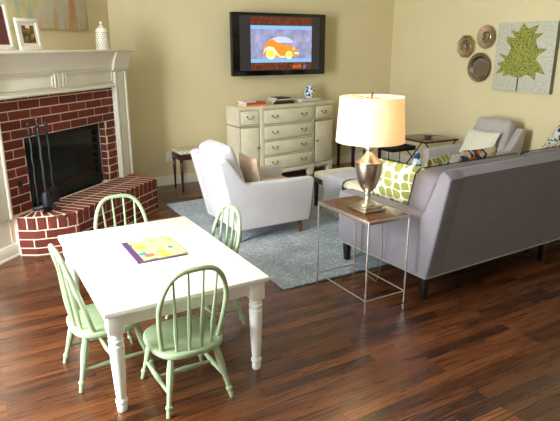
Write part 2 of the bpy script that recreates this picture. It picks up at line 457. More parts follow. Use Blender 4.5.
fb(MB(), OR_-.012, OR_-.003, -.085, -.062, .302, .84, .002).build('door_edge_strip', M['chrome'], ins)
# hearth: polygon (u, n)
HP = [(-.004,.03),(.035,.15),(.115,.25),(.175,.31),(.262,.358),(1.412,.358),(1.525,.185),(1.57,.004)]
b = MB(); b.mi = 1
core = [(u, -n) for u, n in HP]+[(1.50,-.002),(1.50,.02),(0,.02)]
b.prism([(u*1.0, y) for u, y in core], 0, Zh+.0006)
b.mi = 0
def along(poly, zz0, zz1, L, shift, j, depth=.03, out=.004):
    # bricks following the front polyline, bent at the corners
    pts = [Vector((u, -n, 0)) for u, n in poly]; cum = [0]
    for i in range(len(pts)-1): cum.append(cum[-1]+(pts[i+1]-pts[i]).length)
    def at(s):
        s = max(0, min(cum[-1], s))
        for i in range(len(pts)-1):
            if s <= cum[i+1]+1e-9:
                t = (s-cum[i])/(cum[i+1]-cum[i]); d = (pts[i+1]-pts[i]).normalized(); return pts[i].lerp(pts[i+1], t), Vector((d.y, -d.x, 0)) , i
    s = -shift
    while s < cum[-1]:
        a, c = max(0, s+j/2), min(cum[-1], s+L-j/2)
        cuts = [a]+[q for q in cum if a+.004 < q < c-.004]+[c]
        for i in range(len(cuts)-1):
            if cuts[i+1]-cuts[i] < .006: continue
            p0, p1 = at(cuts[i]+1e-6)[0], at(cuts[i+1]-1e-6)[0]; nn = at((cuts[i]+cuts[i+1])/2)[1]
            q = [p0+nn*out, p1+nn*out, p1-nn*depth, p0-nn*depth]
            b.hexa([(v.x, v.y, zz0+j/2) for v in q]+[(v.x, v.y, zz1-j/2) for v in q], .002, 1)
        s += L
along(HP, .004, .058, .217, .0, .009); along(HP, .058, .126, .217, .1085, .009); along(HP, .126, .194, .217, .02, .009)
along(HP, .194, Zh-.002, .0715, .0, .012, .02, .006)
# header bricks on top: long, laid square to the face, fanning at the left end
def topb(q): b.hexa([(x, y, Zh-.03) for x, y in q]+[(x, y, Zh+.002) for x, y in q], .002, 1)
step = .0715; j = .015
u = .262
while u < 1.40:
    a, c = u+j/2, min(u+step-j/2, 1.408)
    topb([(a, -.360), (c, -.360), (c, -.185), (a, -.185)])
    topb([(a, -.176), (c, -.176), (c, -.006), (a, -.006)])
    u += step
fan_c = Vector((.262, -.004)); fr = [Vector((p[0], -p[1])) for p in HP[:5]]
seg = []
for i in range(4):
    n_ = 2 if (fr[i+1]-fr[i]).length > .1 else 1
    for k in range(n_): seg.append((fr[i].lerp(fr[i+1], k/n_), fr[i].lerp(fr[i+1], (k+1)/n_)))
for k, (p, q) in enumerate(seg):
    d = (q-p).normalized()*j/2; p, q = p+d, q-d
    i0 = p.lerp(fan_c, .86); i1 = q.lerp(fan_c, .86)
    m0 = p.lerp(fan_c, .52); m1 = q.lerp(fan_c, .52)
    topb([p, q, m1, m0]); topb([p.lerp(fan_c, .56), q.lerp(fan_c, .56), i1, i0])
rc = Vector((1.412, -.004)); fr = [Vector((p[0], -p[1])) for p in HP[5:]]
for i in range(2):
    for k in range(3):
        p, q = fr[i].lerp(fr[i+1], k/3), fr[i].lerp(fr[i+1], (k+1)/3); d = (q-p).normalized()*j/2; p, q = p+d, q-d
        topb([p, q, q.lerp(rc, .85), p.lerp(rc, .85)])
b.build('hearth', [M['brick'], M['mortar']], fp, smooth=False)
# pilasters with raised edge strips, one mesh each
for (a, c, zb) in ((-.21, -.045, Zh+.0), (1.335, 1.515, Zh+.003)):
    b = MB(); fb(b, a, c, -.02, .03, zb, 1.30, .003)
    for e0, e1 in ((a, a+.022), (c-.022, c), ): fb(b, e0, e1, .03, .05, zb+.0, 1.28, .003)
    fb(b, a+.055, a+.068, .03, .04, zb+.02, 1.26, .003)
    if a < 0: fb(b, a, c, .0, .052, 1.16, 1.19, .003)
    pl = b.build('pilaster', M['trim'], fp)
b = MB()
fb(b, -.045, 1.335, -.02, .022, 1.15, 1.32, .002)
b.sweep([(0,0),(.03,0),(.034,.012),(.026,.022),(.03,.034),(0,.04)], (-.045, -.018, 1.147), (1.335, -.018, 1.147), (0,-1,0))
for a, c in ((-.03, .545), (.70, 1.32)):
    for q in ((a, c, 1.195, 1.203), (a, c, 1.283, 1.291), (a, a+.008, 1.195, 1.291), (c-.008, c, 1.195, 1.291)): fb(b, q[0], q[1], .018, .032, q[2], q[3], .002)
for a in (.56, .592, .65, .682): fb(b, a, a+.014, .018, .04, 1.19, 1.30, .003)
b.build('frieze', M['trim'], fp)
b = MB()
CP = [(-.38,0),(.03,0),(.034,.018),(.042,.022),(.044,.045),(.052,.075),(.066,.105),(.078,.125),(.09,.16),(-.38,.16)]
b.sweep(CP, (-.30, 0, 1.295), (1.53, 0, 1.295), (0,-1,0))
CP2 = [(0,0),(.052,0),(.056,.018),(.062,.022),(.066,.045),(.074,.075),(.084,.105),(.092,.125),(.104,.16),(0,.16)]
b.sweep(CP2, (-.235, 0, 1.295), (-.02, 0, 1.295), (0,-1,0)); b.sweep(CP2, (1.315, 0, 1.295), (1.545, 0, 1.295), (0,-1,0))
b.build('crown_moulding', M['trim'], fp)
b = MB(); fb(b, -.33, 1.61, -.38, .11, 1.452, 1.472, .004); b.build('mantel_shelf', M['trim'], fp)
b = MB(); b.sweep(BP, (-.30, .0, 0), (-.004, .0, 0), (0,-1,0)); b.build('plinth_board', M['trim'], fp)
b = MB(); fb(b, .085, .125, .0, .008, .505, .55, .002); b.lathe([(.008,0),(.008,.012),(0,.014)], (0,0,0), 10, M=T(.105, -.006, .527, R(90))); b.build('gas_key_valve', M['iron'], fp)

def FW(u, n, z): return FM @ Vector((u, -n, z))
# things on the mantel
ms = 1.472
def frame(label, u, n, w, h, mw, mat_w, pic, tilt):
    p = FW(u, n, ms+.001)
    t = thing('framed_picture', label, 'picture frame', p, FA)
    TM = T(rx=-tilt)
    b = MB(); 
    b.box(-w/2, -.012, 0, w/2, .006, mw, .002, M=TM); b.box(-w/2, -.012, h-mw, w/2, .006, h, .002, M=TM)
    b.box(-w/2, -.012, mw, -w/2+mw, .006, h-mw, .002, M=TM); b.box(w/2-mw, -.012, mw, w/2, .006, h-mw, .002, M=TM)
    b.box(-.02, .0, 0, .02, .004, h*.8, 0, M=T(y=.012+sin(tilt)*h*.75+.0, rx=.12))
    b.build('frame', M['trim'], t)
    b = MB(); b.box(-w/2+mw, -.004, mw, w/2-mw, .002, h-mw, M=TM); b.build('mat_board', M['paper'], t)
    b = MB(); b.box(-w/2+mw+mat_w, -.0055, mw+mat_w, w/2-mw-mat_w, -.003, h-mw-mat_w, M=TM); b.build('picture', pic, t)
    return t
def pict(name, stops, sc):
    m = NT(name); c = m.coord(); f = m.noise(c, sc, 3, .6); m.set(color=m.ramp(f, stops), rough=.5); return m.m
pm = NT('flower_on_maroon'); c = pm.coord(); f = pm.noise(c, 30, 3, .5)
sx = pm.node('ShaderNodeSeparateXYZ', {0: c})
d = pm.node('ShaderNodeVectorMath', {0: c, 1: (-.0, 0, .22)}, operation='DISTANCE').outputs['Value']
dd = pm.math('ADD', d, pm.math('MULTIPLY', f, .012))
stem = pm.math('LESS_THAN', pm.math('ABSOLUTE', pm.math('ADD', sx.outputs[0], 0)), .006)
stem = pm.math('MULTIPLY', stem, pm.math('LESS_THAN', sx.outputs[2], .2))
cc = pm.mix(stem, pm.ramp(f, [(.4, srgb(104,26,40)), (.65, srgb(84,40,42))]), srgb(96,90,58))
pm.set(color=pm.mix(pm.math('LESS_THAN', dd, .034), cc, srgb(214,196,160)), rough=.4)
frame('large white picture frame with pale flower on maroon, at left end of mantel', .205, -.12, .30, .345, .026, .014, pm.m, .12)
pg = pict('rooster_green_picture', [(.36, srgb(40,56,26)), (.5, srgb(92,96,40)), (.6, srgb(196,84,50)), (.68, srgb(214,170,96))], 24)
frame('small white picture frame with red and green picture on mantel beside painting', .46, -.06, .225, .228, .026, .024, pg, .12)
lan = thing('ceramic_lantern', 'white pierced ceramic jar with knob on right end of mantel shelf', 'jar', FW(1.345, -.06, ms+.0005), FA)
LP = [(0,0),(.05,0),(.054,.01),(.053,.08),(.048,.15),(.04,.165),(.018,.17),(0,.17)]
LSC = Matrix.Scale(1.1, 4)
MB().lathe(LP, n=28).build('jar_body', M['white_ceramic'], lan, M=LSC)
b = MB()
for r_ in range(8):
    for k in range(16):
        a = 2*pi*(k+.5*(r_ % 2))/16; zz = .02+r_*.016; rr = .0528-.0003*r_ if zz < .08 else .053-(zz-.08)*.07
        b.lathe([(.0042,0),(.0042,.0012),(0,.0014)], n=6, M=T(rr*cos(a), rr*sin(a), zz) @ Matrix.Rotation(a, 4, 'Z') @ Matrix.Rotation(pi/2, 4, 'Y'))
b.build('pierced_hole', M['slot'], lan, M=LSC)['kind'] = 'stuff'
MB().lathe([(.022,.165),(.03,.172),(.02,.182),(.008,.188),(.007,.197),(.013,.204),(.013,.213),(.0,.222)], n=20).build('lid', M['white_ceramic'], lan, M=LSC)
pt = thing('abstract_painting', 'large abstract painting in streaks of green, yellow and orange above mantel', 'painting', FW(.9, -.38, 1.645), FA)
MB().box(-.72, -.032, 0, .655, -.001, .95, .002).build('painted_canvas', M['abstract'], pt)
# fireplace tool stand
base = FW(.215, .125, Zh+.0025)
st = thing('fireplace_tool_stand', 'black iron tool stand on the hearth left of the firebox', 'fireplace tools', base, FA)
st.scale.z = .95
b = MB()
for k in range(4):
    a = k*pi/2+.5; b.tube([(0,0,.035),(.03*cos(a),.03*sin(a),.03),(.07*cos(a),.07*sin(a),.014),(.105*cos(a),.105*sin(a),.006)], [.016,.016,.013,.008], 8)
b.lathe([(.03,0),(.034,.008),(.022,.03),(.01,.045),(0,.045)], n=16); b.build('base', M['iron'], st)
b = MB(); b.tube([(0,0,.03),(0,0,.70)], .006, 8); b.lathe([(.006,0),(.014,.008),(.009,.02),(.013,.03),(.01,.045),(0,.055)], (0,0,.69), 12); b.build('pole', M['iron'], st)
b = MB()
for k in range(4):
    a = k*pi/2+pi/4; b.tube([(0,0,.60),(.03*cos(a),.03*sin(a),.615),(.062*cos(a),.062*sin(a),.60)], .004, 6)
b.lathe([(.012,.59),(.014,.6),(.012,.62),(0,.62)], n=12); b.build('hook_arm', M['iron'], st)
def tool(k, name, label, head):
    a = k*pi/2+pi/4; r_ = .06; p = FM @ (Vector((.215, -.125, 0))+Vector((r_*cos(a), r_*sin(a), 0)))
    t = thing(name, label, 'fireplace tool', (p.x, p.y, Zh+.0), FA); t.scale.z = .95
    b = MB(); pts = []
    for i in range(18):
        pts.append((.002*sin(i*1.1), .002*cos(i*1.1), .12+.50*i/17))
    b.tube(pts, .0062, 6); b.build('shaft', M['iron'], t)
    MB().lathe([(.005,.60),(.012,.615),(.007,.63),(.012,.645),(.012,.665),(.006,.675),(.013,.69),(.009,.705),(0,.71)], n=12).build('handle', M['iron'], t)
    head.build('head', M['iron'], t); return t
h = MB(); h.hexa([(-.04,-.004,.06),(.04,-.004,.06),(.04,.004,.06),(-.04,.004,.06),(-.032,-.004,.19),(.032,-.004,.19),(.032,.004,.19),(-.032,.004,.19)], .003)
h.tube([(-.04,-.008,.06),(-.036,-.012,.17)], .004, 6); h.tube([(.04,-.008,.06),(.036,-.012,.17)], .004, 6); h.tube([(0,0,.13),(0,0,.16)], .008, 8)
tool(3, 'fireplace_shovel', 'black iron shovel with flat pan hanging at right of tool stand', h)
h = MB(); h.lathe([(.010,.05),(.034,.055),(.038,.11),(.03,.165),(.012,.18),(0,.18)], n=14)
tool(2, 'fireplace_brush', 'black hearth brush with bushy head hanging at left front of tool stand', h)
h = MB(); h.tube([(0,0,.14),(0,0,.04)], [.005,.003], 6); h.tube([(0,0,.08),(.02,0,.075),(.03,0,.09)], [.005,.004,.003], 6)
tool(1, 'fireplace_poker', 'black iron poker with pointed tip hanging at left rear of tool stand', h)
h = MB(); h.tube([(0,0,.14),(.014,0,.10),(.008,0,.05)], .004, 6); h.tube([(0,0,.14),(-.014,0,.10),(-.008,0,.05)], .004, 6)
tool(0, 'fireplace_tongs', 'black iron tongs hanging at right rear of tool stand by the firebox', h)

# ------------------------------------------------------------------ play table and chairs
TZ = .49
tb = thing('play_table', 'low white painted table with turned legs, book on top', 'table', (.755, 2.595, 0))
hx, hy = .375, .545
MB().box(-hx, -hy, TZ-.026, hx, hy, TZ, .006, 3).build('tabletop', M['table'], tb)
b = MB()
for s_ in (-1, 1):
    b.box(-hx+.05, s_*(hy-.055)-.01, TZ-.095, hx-.05, s_*(hy-.055)+.01, TZ-.026, .002)
    b.box(s_*(hx-.055)-.01, -hy+.05, TZ-.095, s_*(hx-.055)+.01, hy-.05, TZ-.026, .002)
b.build('apron', M['table'], tb)
LG = [(.0,0),(.019,0),(.022,.006),(.022,.03),(.018,.036),(.026,.046),(.026,.054),(.019,.064),(.022,.075),(.0255,.14),(.029,.22),(.031,.29),(.032,.315),(.027,.322),(.032,.332),(.032,.342),(.026,.349),(.031,.358),(.028,.366),(.024,.372),(.024,.376),(0,.376)]
for sx_ in (-1, 1):
    for sy_ in (-1, 1):
        b = MB(); cx_, cy_ = sx_*(hx-.05), sy_*(hy-.05)
        b.box(cx_-.033, cy_-.033, .375, cx_+.033, cy_+.033, TZ-.027, .003); b.lathe(LG, (cx_, cy_, 0), 20)
        b.build('leg', M['table'], tb)
def turned(b, p, q, prof, n=10):
    p, q = Vector(p), Vector(q); b.tube([p.lerp(q, t) for t, r_ in prof], [r_ for t, r_ in prof], n)
def windsor(label, loc, rz):
    t = thing('windsor_chair', label, 'chair', loc, rz, 'green child chairs around the white play table')
    hw, sz = .166, .272
    # seat: rounded shield outline, broad and squarish at the back
    pts = []
    for k in range(44):
        a = 2*pi*k/44; x = math.copysign(abs(cos(a))**.66, cos(a))*hw; y = math.copysign(abs(sin(a))**.72, sin(a))*.165
        if y < 0: x *= 1-.05*(-y/.165)
        pts.append((x, y))
    MB().prism(pts, sz-.028, sz, .010, 3).build('seat', M['green'], t)
    top = [(-.105,.11),(.105,.11),(-.10,-.115),(.10,-.115)]; bot = [(-.15,.17),(.15,.17),(-.148,-.175),(.148,-.175)]
    LPr = [(0,.0125),(.08,.014),(.25,.0175),(.42,.0165),(.6,.012),(.80,.0105),(.815,.0155),(.85,.0155),(.87,.011),(1,.0095)]
    for (tx, ty), (bx_, by_) in zip(top, bot):
        b = MB(); turned(b, (tx, ty, sz-.02), (bx_, by_, .0), LPr); b.build('leg', M['green'], t)
    SP = [(0,.006),(.15,.008),(.5,.0125),(.85,.008),(1,.006)]
    def lp(i, f): a = Vector((*top[i], sz-.02)); c = Vector((*bot[i], 0)); return a.lerp(c, f)
    mids = []
    for i, k in ((0, 2), (1, 3)):
        b = MB(); p, q = lp(i, .62), lp(k, .62); turned(b, p, q, SP); b.build('stretcher', M['green'], t); mids.append((p+q)/2)
    b = MB(); turned(b, mids[0], mids[1], SP); b.build('stretcher', M['green'], t)
    # bow back: widest above the middle, flattened crown, leaning back
    b = MB(); bow = []; n_ = 34; hb = .39
    for k in range(n_+1):
        a = pi*k/n_; ca, sa = cos(a), max(0.0, sin(a)); zr = sa**.66
        x = -math.copysign(abs(ca)**.62, ca)*.160*(.80+.20*min(1, zr/.6))
        bow.append((x, -.085-.105*zr, sz-.012+zr*hb))
    b.tube(bow, [.0112]*len(bow), 10); b.build('back_bow', M['green'], t)
    def on_bow(x):
        best = [v for v in bow if v[2] > sz+.22]
        for v, w in zip(best, best[1:]):
            if v[0] <= x <= w[0]: f = (x-v[0])/(w[0]-v[0]); return Vector(v).lerp(Vector(w), f)
        return Vector(min(best, key=lambda v: abs(v[0]-x)))
    for x in (-.078, -.027, .027, .078):
        p = on_bow(x*1.22)
        b = MB(); turned(b, (x, -.146+(x/.078)**2*.020, sz-.01), p, [(0,.006),(.12,.0075),(.3,.0115),(.45,.0095),(.65,.006),(1,.0048)], 8); b.build('spindle', M['green'], t)
    return t
w0 = windsor('green spindle back child chair in front, nearest the camera', (.728, 2.125, 0), R(1))
for lab, loc, rz in (('green spindle back child chair at left side of white table, seen side on', (.465, 2.48, 0), R(-86)),
                     ('green spindle back child chair at far side of table before brick hearth', (.745, 3.03, 0), R(180)),
                     ('green spindle back child chair at right side of table before pale armchair', (1.045, 2.665, 0), R(92))):
    c = copy_tree(w0); c.location = loc; c.rotation_euler.z = rz; c['label'] = lab

# book on the table
bk = thing('picture_book', 'yellow children picture book with purple spine lying on white table', 'book', (.775, 2.65, TZ+.001))
b = MB(); b.box(-.12, -.155, .0, .125, .155, .003, .001); b.box(-.12, -.155, .009, .125, .155, .011, .001); b.box(-.127, -.155, .0, -.118, .155, .011, .003); b.build('cover', paint('purple_cover', srgb(92,56,104), .4), bk)
MB().box(-.118, -.150, .003, .121, .150, .009).build('pages', M['paper'], bk)
m = NT('yellow_cover_print'); c = m.coord()
v = m.node('ShaderNodeTexVoronoi', {'Vector': m.mapping(c, (1,1,0)), 'Scale': 13, 'Randomness': .8}, feature='F1')
hs = m.node('ShaderNodeSeparateColor', {0: v.outputs['Color']}).outputs[0]
blob = m.ramp(hs, [(0, srgb(70,150,160)), (.22, srgb(232,190,60)), (.4, srgb(196,110,90)), (.55, srgb(90,160,90)), (.7, srgb(120,60,60)), (.85, srgb(240,200,70))], 'CONSTANT')
bg = m.math('ADD', m.math('MULTIPLY', m.noise(c, 50, 2), .25), v.outputs['Distance'])
m.set(color=m.mix(m.ramp(bg, [(.52, (1,1,1,1)), (.6, (0,0,0,1))]), srgb(246,234,160), blob), rough=.3)
MB().box(-.096, -.153, .0108, .123, .153, .0115).build('cover_picture', m.m, bk)

# ------------------------------------------------------------------ rug
tag(MB().box(1.645, 2.80, .0, 4.62, 5.10, .012, .004).build('area_rug', M['rug']), 'blue grey woven area rug under sofa and armchairs on wood floor', 'rug')
RZ = .012
# ------------------------------------------------------------------ armchairs
def armchair(label, cat_loc, rz, body, seatm, pillow):
    """local: x from back (0) to front (.70), y 0..W across"""
    W = .60
    t = thing('armchair', label, 'armchair', cat_loc, rz)
    b = MB()
    z0 = .115
    b.hexa([(.0,.03,z0),(.66,.03,z0),(.66,W-.03,z0),(.0,W-.03,z0),(-.04,.03,.28),(.675,.03,.28),(.675,W-.03,.28),(-.04,W-.03,.28)], .012)
    b.build('seat_base', body, t)
    # back shell and the two side panels (wing and arm in one profile)
    b = MB(); b.prism([(.004,z0),(.12,z0),(-.072,.676),(-.128,.664)], .06, W-.06, .012, 3, M=XZ); b.build('back_frame', body, t)
    for y0, y1 in ((.0,.085),(W-.085,W)):
        b = MB(); b.prism([(.0,z0),(.30,z0-.001),(.662,z0),(.688,.30),(.706,.452),(.692,.468),(.40,.474),(.095,.478),(.055,.52),(-.055,.675),(-.075,.686),(-.118,.676),(-.135,.66),(-.07,.40)], y0, y1, .014, 3, M=XZ); b.build('side_panel', body, t)
    soft_box(.07, .085, .285, .70, W-.085, .385, .03, .012).build('seat_cushion', seatm, t)
    soft_box(-.075, -(W-.18)/2, -.0, .06, (W-.18)/2, .385, .035, .012, M=T(.095, W/2, .392, ry=R(-20))).build('back_cushion', body, t)
    for x, y in ((.05,.07),(.05,W-.07),(.61,.07),(.61,W-.07)):
        b = MB(); b.lathe([(0,0),(.014,0),(.022,.13),(0,.13)], (x, y, 0), 14); b.build('leg', M['walnut_leg'], t)
    return t
a1 = armchair('pale linen armchair with walnut legs seen from behind, on blue rug', (1.735, 3.66, RZ), 0, M['linen'], M['linen_seat'], None)
a2 = armchair('grey armchair with dotted cushion against the right wall', (4.86, 4.21, RZ), pi, M['grey2'], M['grey2'], None)
tag(pillow_mb(.36, .29, .11).build('throw_pillow', M['pink']), 'blush striped throw pillow leaning in the pale armchair', 'pillow')
o = COL.objects[-1]; o = [x for x in COL.objects if x.get('label', '').startswith('blush')][0]; o.matrix_world = T(1.995, 3.93, .517, rz=R(86)) @ Matrix.Rotation(R(-12), 4, 'X')
b = pillow_mb(.42, .28, .10); o = tag(b.build('throw_pillow', M['dots']), 'cream lumbar pillow with small dots on the grey armchair by the wall', 'pillow'); o.matrix_world = T(4.66, 3.92, .535, rz=R(-90)) @ Matrix.Rotation(R(-24), 4, 'X')

# ------------------------------------------------------------------ sofa : x 2.28..4.5, back at y 2.1..2.25, front 3.07
sf = thing('sofa', 'long grey sofa with nailhead trim and black legs seen from behind', 'sofa', (2.285, 2.215, 0), R(2.2))
L = 2.30; z0 = .155
b = MB(); b.hexa([(.02,.03,z0),(L-.02,.03,z0),(L-.02,.83,z0),(.02,.83,z0),(.02,.0,.33),(L-.02,.0,.33),(L-.02,.84,.33),(.02,.84,.33)], .012); b.build('seat_base', M['grey'], sf)
b = MB(); b.prism([(.004,z0+.001),(.15,z0+.001),(-.035,.828),(-.06,.832),(-.121,.80)], .06, L-.06, .012, 3, M=YZ); b.build('back_frame', M['grey'], sf)
for x0 in (.0, L-.125):
    b = MB(); b.prism([(.0,z0),(.4,z0-.001),(.85,z0),(.857,.505),(.845,.525),(.45,.53),(.075,.537),(.045,.58),(-.045,.815),(-.065,.832),(-.105,.815),(-.125,.795),(-.06,.46)], x0, x0+.125, .014, 3, M=YZ); b.build('armrest', M['grey'], sf)
cw = (L-.25-.01)/2
for k in range(2):
    x0 = .128+k*(cw+.005)
    soft_box(x0, .14, .335, x0+cw, .86, .465, .035, .014).build('seat_cushion', M['grey'], sf)
    o = soft_box(-cw/2, -.10, -.145, cw/2, .10, .150, .045, .012, M=T(x0+cw/2, .205, .606, rx=R(13)))
    o = o.build('back_cushion', M['grey'], sf)
    b = MB()
    for yy in (-.088, .088):
        q = .03; w2, zt, zb_ = cw/2-.006, .152, -.14
        pts = [(-w2+q,yy,zb_),(w2-q,yy,zb_),(w2,yy,zb_+q),(w2,yy,zt-q),(w2-q,yy,zt),(-w2+q,yy,zt),(-w2,yy,zt-q),(-w2,yy,zb_+q)]
        b.tube(pts, .0045, 6, M=T(x0+cw/2, .205, .606, rx=R(13)), closed=True)
    b.build('piping', M['pipe'], o)
b = MB()
b.tube([(-.003,-.002,z0+.006),(L+.003,-.002,z0+.006)], .0045, 6); b.tube([(-.003,-.002,z0+.006),(-.003,.852,z0+.006)], .0045, 6); b.tube([(L+.003,-.002,z0+.006),(L+.003,.852,z0+.006)], .0045, 6)
b.build('nailhead_trim', M['nail'], sf)
for x in (.05, 1.26, L-.05):
    for y in (.05, .80):
        zb = RZ+.001 if y > .7 else 0.0
        b = MB(); s1, s2 = .024, .017
        b.hexa([(x-s2,y-s2,zb),(x+s2,y-s2,zb),(x+s2,y+s2,zb),(x-s2,y+s2,zb),(x-s1,y-s1,z0+.004),(x+s1,y-s1,z0+.004),(x+s1,y+s1,z0+.004),(x-s1,y+s1,z0+.004)], .002); b.build('leg', M['black'], sf)
def place(o, *a, **k): o.matrix_world = T(*a, **k); return o
o = tag(pillow_mb(.48, .32, .13).build('throw_pillow', M['cells']), 'green and white cell print pillow leaning on left arm of sofa', 'pillow'); o.matrix_world = T(2.53, 2.785, .602, rz=R(98)) @ Matrix.Rotation(R(-10), 4, 'X')
o = tag(pillow_mb(.38, .34, .12).build('throw_pillow', M['cells']), 'green and white cell print pillow lying behind the leaning one on sofa', 'pillow'); o.matrix_world = T(2.80, 2.72, .622, rz=R(22)) @ Matrix.Rotation(R(14), 4, 'X')
o = tag(pillow_mb(.42, .36, .12).build('throw_pillow', M['ikat']), 'multicoloured mosaic print pillow in middle of grey sofa', 'pillow'); o.matrix_world = T(3.22, 2.73, .628, rz=R(4)) @ Matrix.Rotation(R(14), 4, 'X')
o = tag(pillow_mb(.35, .35, .13).build('throw_pillow', M['bluepr']), 'blue, orange and white print pillow standing on a corner at right end of sofa', 'pillow'); o.matrix_world = T(4.32, 2.78, .70, rz=R(-6)) @ Matrix.Rotation(R(45), 4, 'Y')

# ------------------------------------------------------------------ steel side table and lamp
sd = thing('side_table', 'small side table with walnut top and thin steel legs beside sofa arm', 'side table', (2.045, 2.54, 0))
ax, ay, H_ = .150, .250, .565
MB().box(-ax+.006, -ay+.006, H_-.022, ax-.006, ay-.006, H_-.002, .002).build('tabletop', M['walnut'], sd)
b = MB(); r_ = .006
for s_ in (-1, 1):
    b.box(-ax, s_*ay-r_, H_-.024, ax, s_*ay+r_, H_-.004, .001); b.box(s_*ax-r_, -ay, H_-.024, s_*ax+r_, ay, H_-.004, .001)
b.build('top_frame', M['chrome'], sd)
for sx_ in (-1, 1):
    for sy_ in (-1, 1):
        MB().tube([(sx_*ax, sy_*ay, 0), (sx_*ax, sy_*ay, H_-.005)], .0055, 8).build('leg', M['chrome'], sd)
for x in (-1, 1): MB().tube([(x*ax, -ay, .075), (x*ax, ay, .075)], .004, 8).build('stretcher', M['chrome'], sd)
for y in (-1, 1): MB().tube([(-ax, y*ay, .075), (ax, y*ay, .075)], .004, 8).build('stretcher', M['chrome'], sd)
lx, ly, lz = 2.04, 2.49, .566
lm = thing('table_lamp', 'lit urn shaped nickel table lamp with white drum shade on side table', 'lamp', (lx, ly, lz))
b = MB(); b.box(-.082,-.082,0,.082,.082,.014,.003); b.box(-.066,-.066,.014,.066,.066,.030,.004); b.build('square_plinth', M['nickel'], lm)
MB().lathe([(0,.03),(.050,.03),(.053,.038),(.043,.046),(.025,.054),(.016,.066),(.014,.082),(.022,.092),(.022,.098),(.017,.104),(.026,.112),(.047,.14),(.065,.18),(.076,.225),(.080,.265),(.080,.280),(.083,.284),(.083,.290),(.068,.297),(.050,.312),(.034,.328),(.025,.342),(.023,.352),(.034,.362),(.050,.372),(.057,.380),(.057,.386),(.034,.391),(.013,.395),(0,.395)], n=36).build('urn_body', M['nickel'], lm)
MB().tube([(0,0,.394),(0,0,.44)], .007, 10).build('stem', M['nickel'], lm)
b = MB(); b.lathe([(.014,.44),(.016,.46),(.016,.485),(0,.485)], n=14); b.build('socket', M['nickel'], lm)
MB().lathe([(.012,.485),(.028,.52),(.03,.54),(.022,.56),(0,.57)], n=18).build('bulb', M['bulb'], lm)
b = MB(); 
harp = [(.0,-.012,.46)]+[(0, -.06*sin(pi*k/12)*1-.0, .46+.197*k/12) for k in range(1, 12)]+[(0,0,.657)]
b.tube(harp, .002, 6); b.tube([(x, -y, z) for x, y, z in harp], .002, 6)
b.tube([(-.1805,0,.655),(.1805,0,.655)], .002, 6); b.tube([(0,-.1805,.655),(0,.1805,.655)], .002, 6); b.build('harp', M['brass'], lm)
MB().lathe([(.004,.655),(.009,.665),(.005,.672),(.008,.68),(0,.686)], n=12).build('finial', M['brass'], lm)
ns = 48; b = MB(); vs, fs = [], []
PR = [(.1985,.408),(.182,.662),(.180,.662),(.1965,.408)]
for r2, z2 in PR:
    for k in range(ns): vs.append((r2*cos(2*pi*k/ns), r2*sin(2*pi*k/ns), z2))
for i in range(4):
    for k in range(ns): fs.append((i*ns+k, i*ns+(k+1) % ns, ((i+1) % 4)*ns+(k+1) % ns, ((i+1) % 4)*ns+k))
b._new(vs, fs); b.build('lamp_shade', M['shade'], lm, angle=60)
pts = [(2.12,2.50,.57),(2.19,2.53,.572),(2.215,2.55,.54),(2.22,2.55,.40),(2.24,2.56,.25),(2.235,2.57,.1),(2.24,2.6,.006),(2.26,2.8,.006)]
cr = []
for i in range(len(pts)-1):
    for k in range(4): cr.append(tuple(pts[i][q]+(pts[i+1][q]-pts[i][q])*k/4 for q in range(3)))
MB().tube([(x-lx, y-ly, z-lz) for x, y, z in cr], .0022, 6).build('power_cord', M['chrome'], lm)

# ------------------------------------------------------------------ upholstered bench with throw
bn = thing('upholstered_bench', 'cream upholstered bench with dark wood legs between armchair and sofa', 'bench', (3.09, 3.83, RZ))
bw, bl = .225, .50
soft_box(-bw, -bl, .275, bw, bl, .345, .028, .01).build('cushion', M['cushion_cream'], bn)
b = MB(); b.box(-bw+.005, -bl+.005, .235, bw-.005, bl-.005, .28, .003); b.build('apron', M['mahogany'], bn)
for sx_ in (-1, 1):
    for sy_ in (-1, 1):
        x, y = sx_*(bw-.025), sy_*(bl-.025); s1, s2 = .018, .012
        MB().hexa([(x-s2,y-s2,0),(x+s2,y-s2,0),(x+s2,y+s2,0),(x-s2,y+s2,0),(x-s1,y-s1,.24),(x+s1,y-s1,.24),(x+s1,y+s1,.24),(x-s1,y+s1,.24)], .002).build('leg', M['mahogany'], bn)
# throw draped across the bench (x direction), hanging on the near side
th_ = thing('throw_blanket', 'pale grey fringed throw draped over the cream bench', 'blanket', (3.09, 3.83, 0))
b = MB(); path = []
zt = RZ+.345+.016
for k in range(8): path.append((bw+.02, .16+(zt-.16-.02)*k/7))
path += [(bw+.012, zt-.006), (bw-.02, zt+.002)]
for k in range(1, 8): path.append((bw-.02-(2*bw-.04)*k/7, zt+.002))
path += [(-bw-.012, zt-.006)]
for k in range(11): path.append((-bw-.022-.006*sin(k*.9), zt-.02-(zt-.02-.09)*k/10))
cols = 22; vs, fs = [], []
for th2 in (0, 1):
    for i, (x, z) in enumerate(path):
        for jx in range(cols+1):
            y = -.02+.30*jx/cols
            wv = .006*sin(jx*1.3+i*.25)*(1 if abs(x) > bw-.0 else .15)
            nx = (x/abs(x) if abs(x) > bw-.0 else 0)
            vs.append((x+nx*abs(wv)+(nx*.004 if th2 else 0), y+.004*sin(i*.7), z+(.004 if (th2 and nx == 0) else 0)))
NP = len(path)*(cols+1)
for th2 in (0, 1):
    for i in range(len(path)-1):
        for jx in range(cols):
            a = th2*NP+i*(cols+1)+jx; fs.append((a, a+1, a+cols+2, a+cols+1))
for i in range(len(path)-1):
    for jx in (0, cols):
        a = i*(cols+1)+jx; fs.append((a, a+cols+1, NP+a+cols+1, NP+a))
for i in (0, len(path)-1):
    for jx in range(cols):
        a = i*(cols+1)+jx; fs.append((a, a+1, NP+a+1, NP+a))
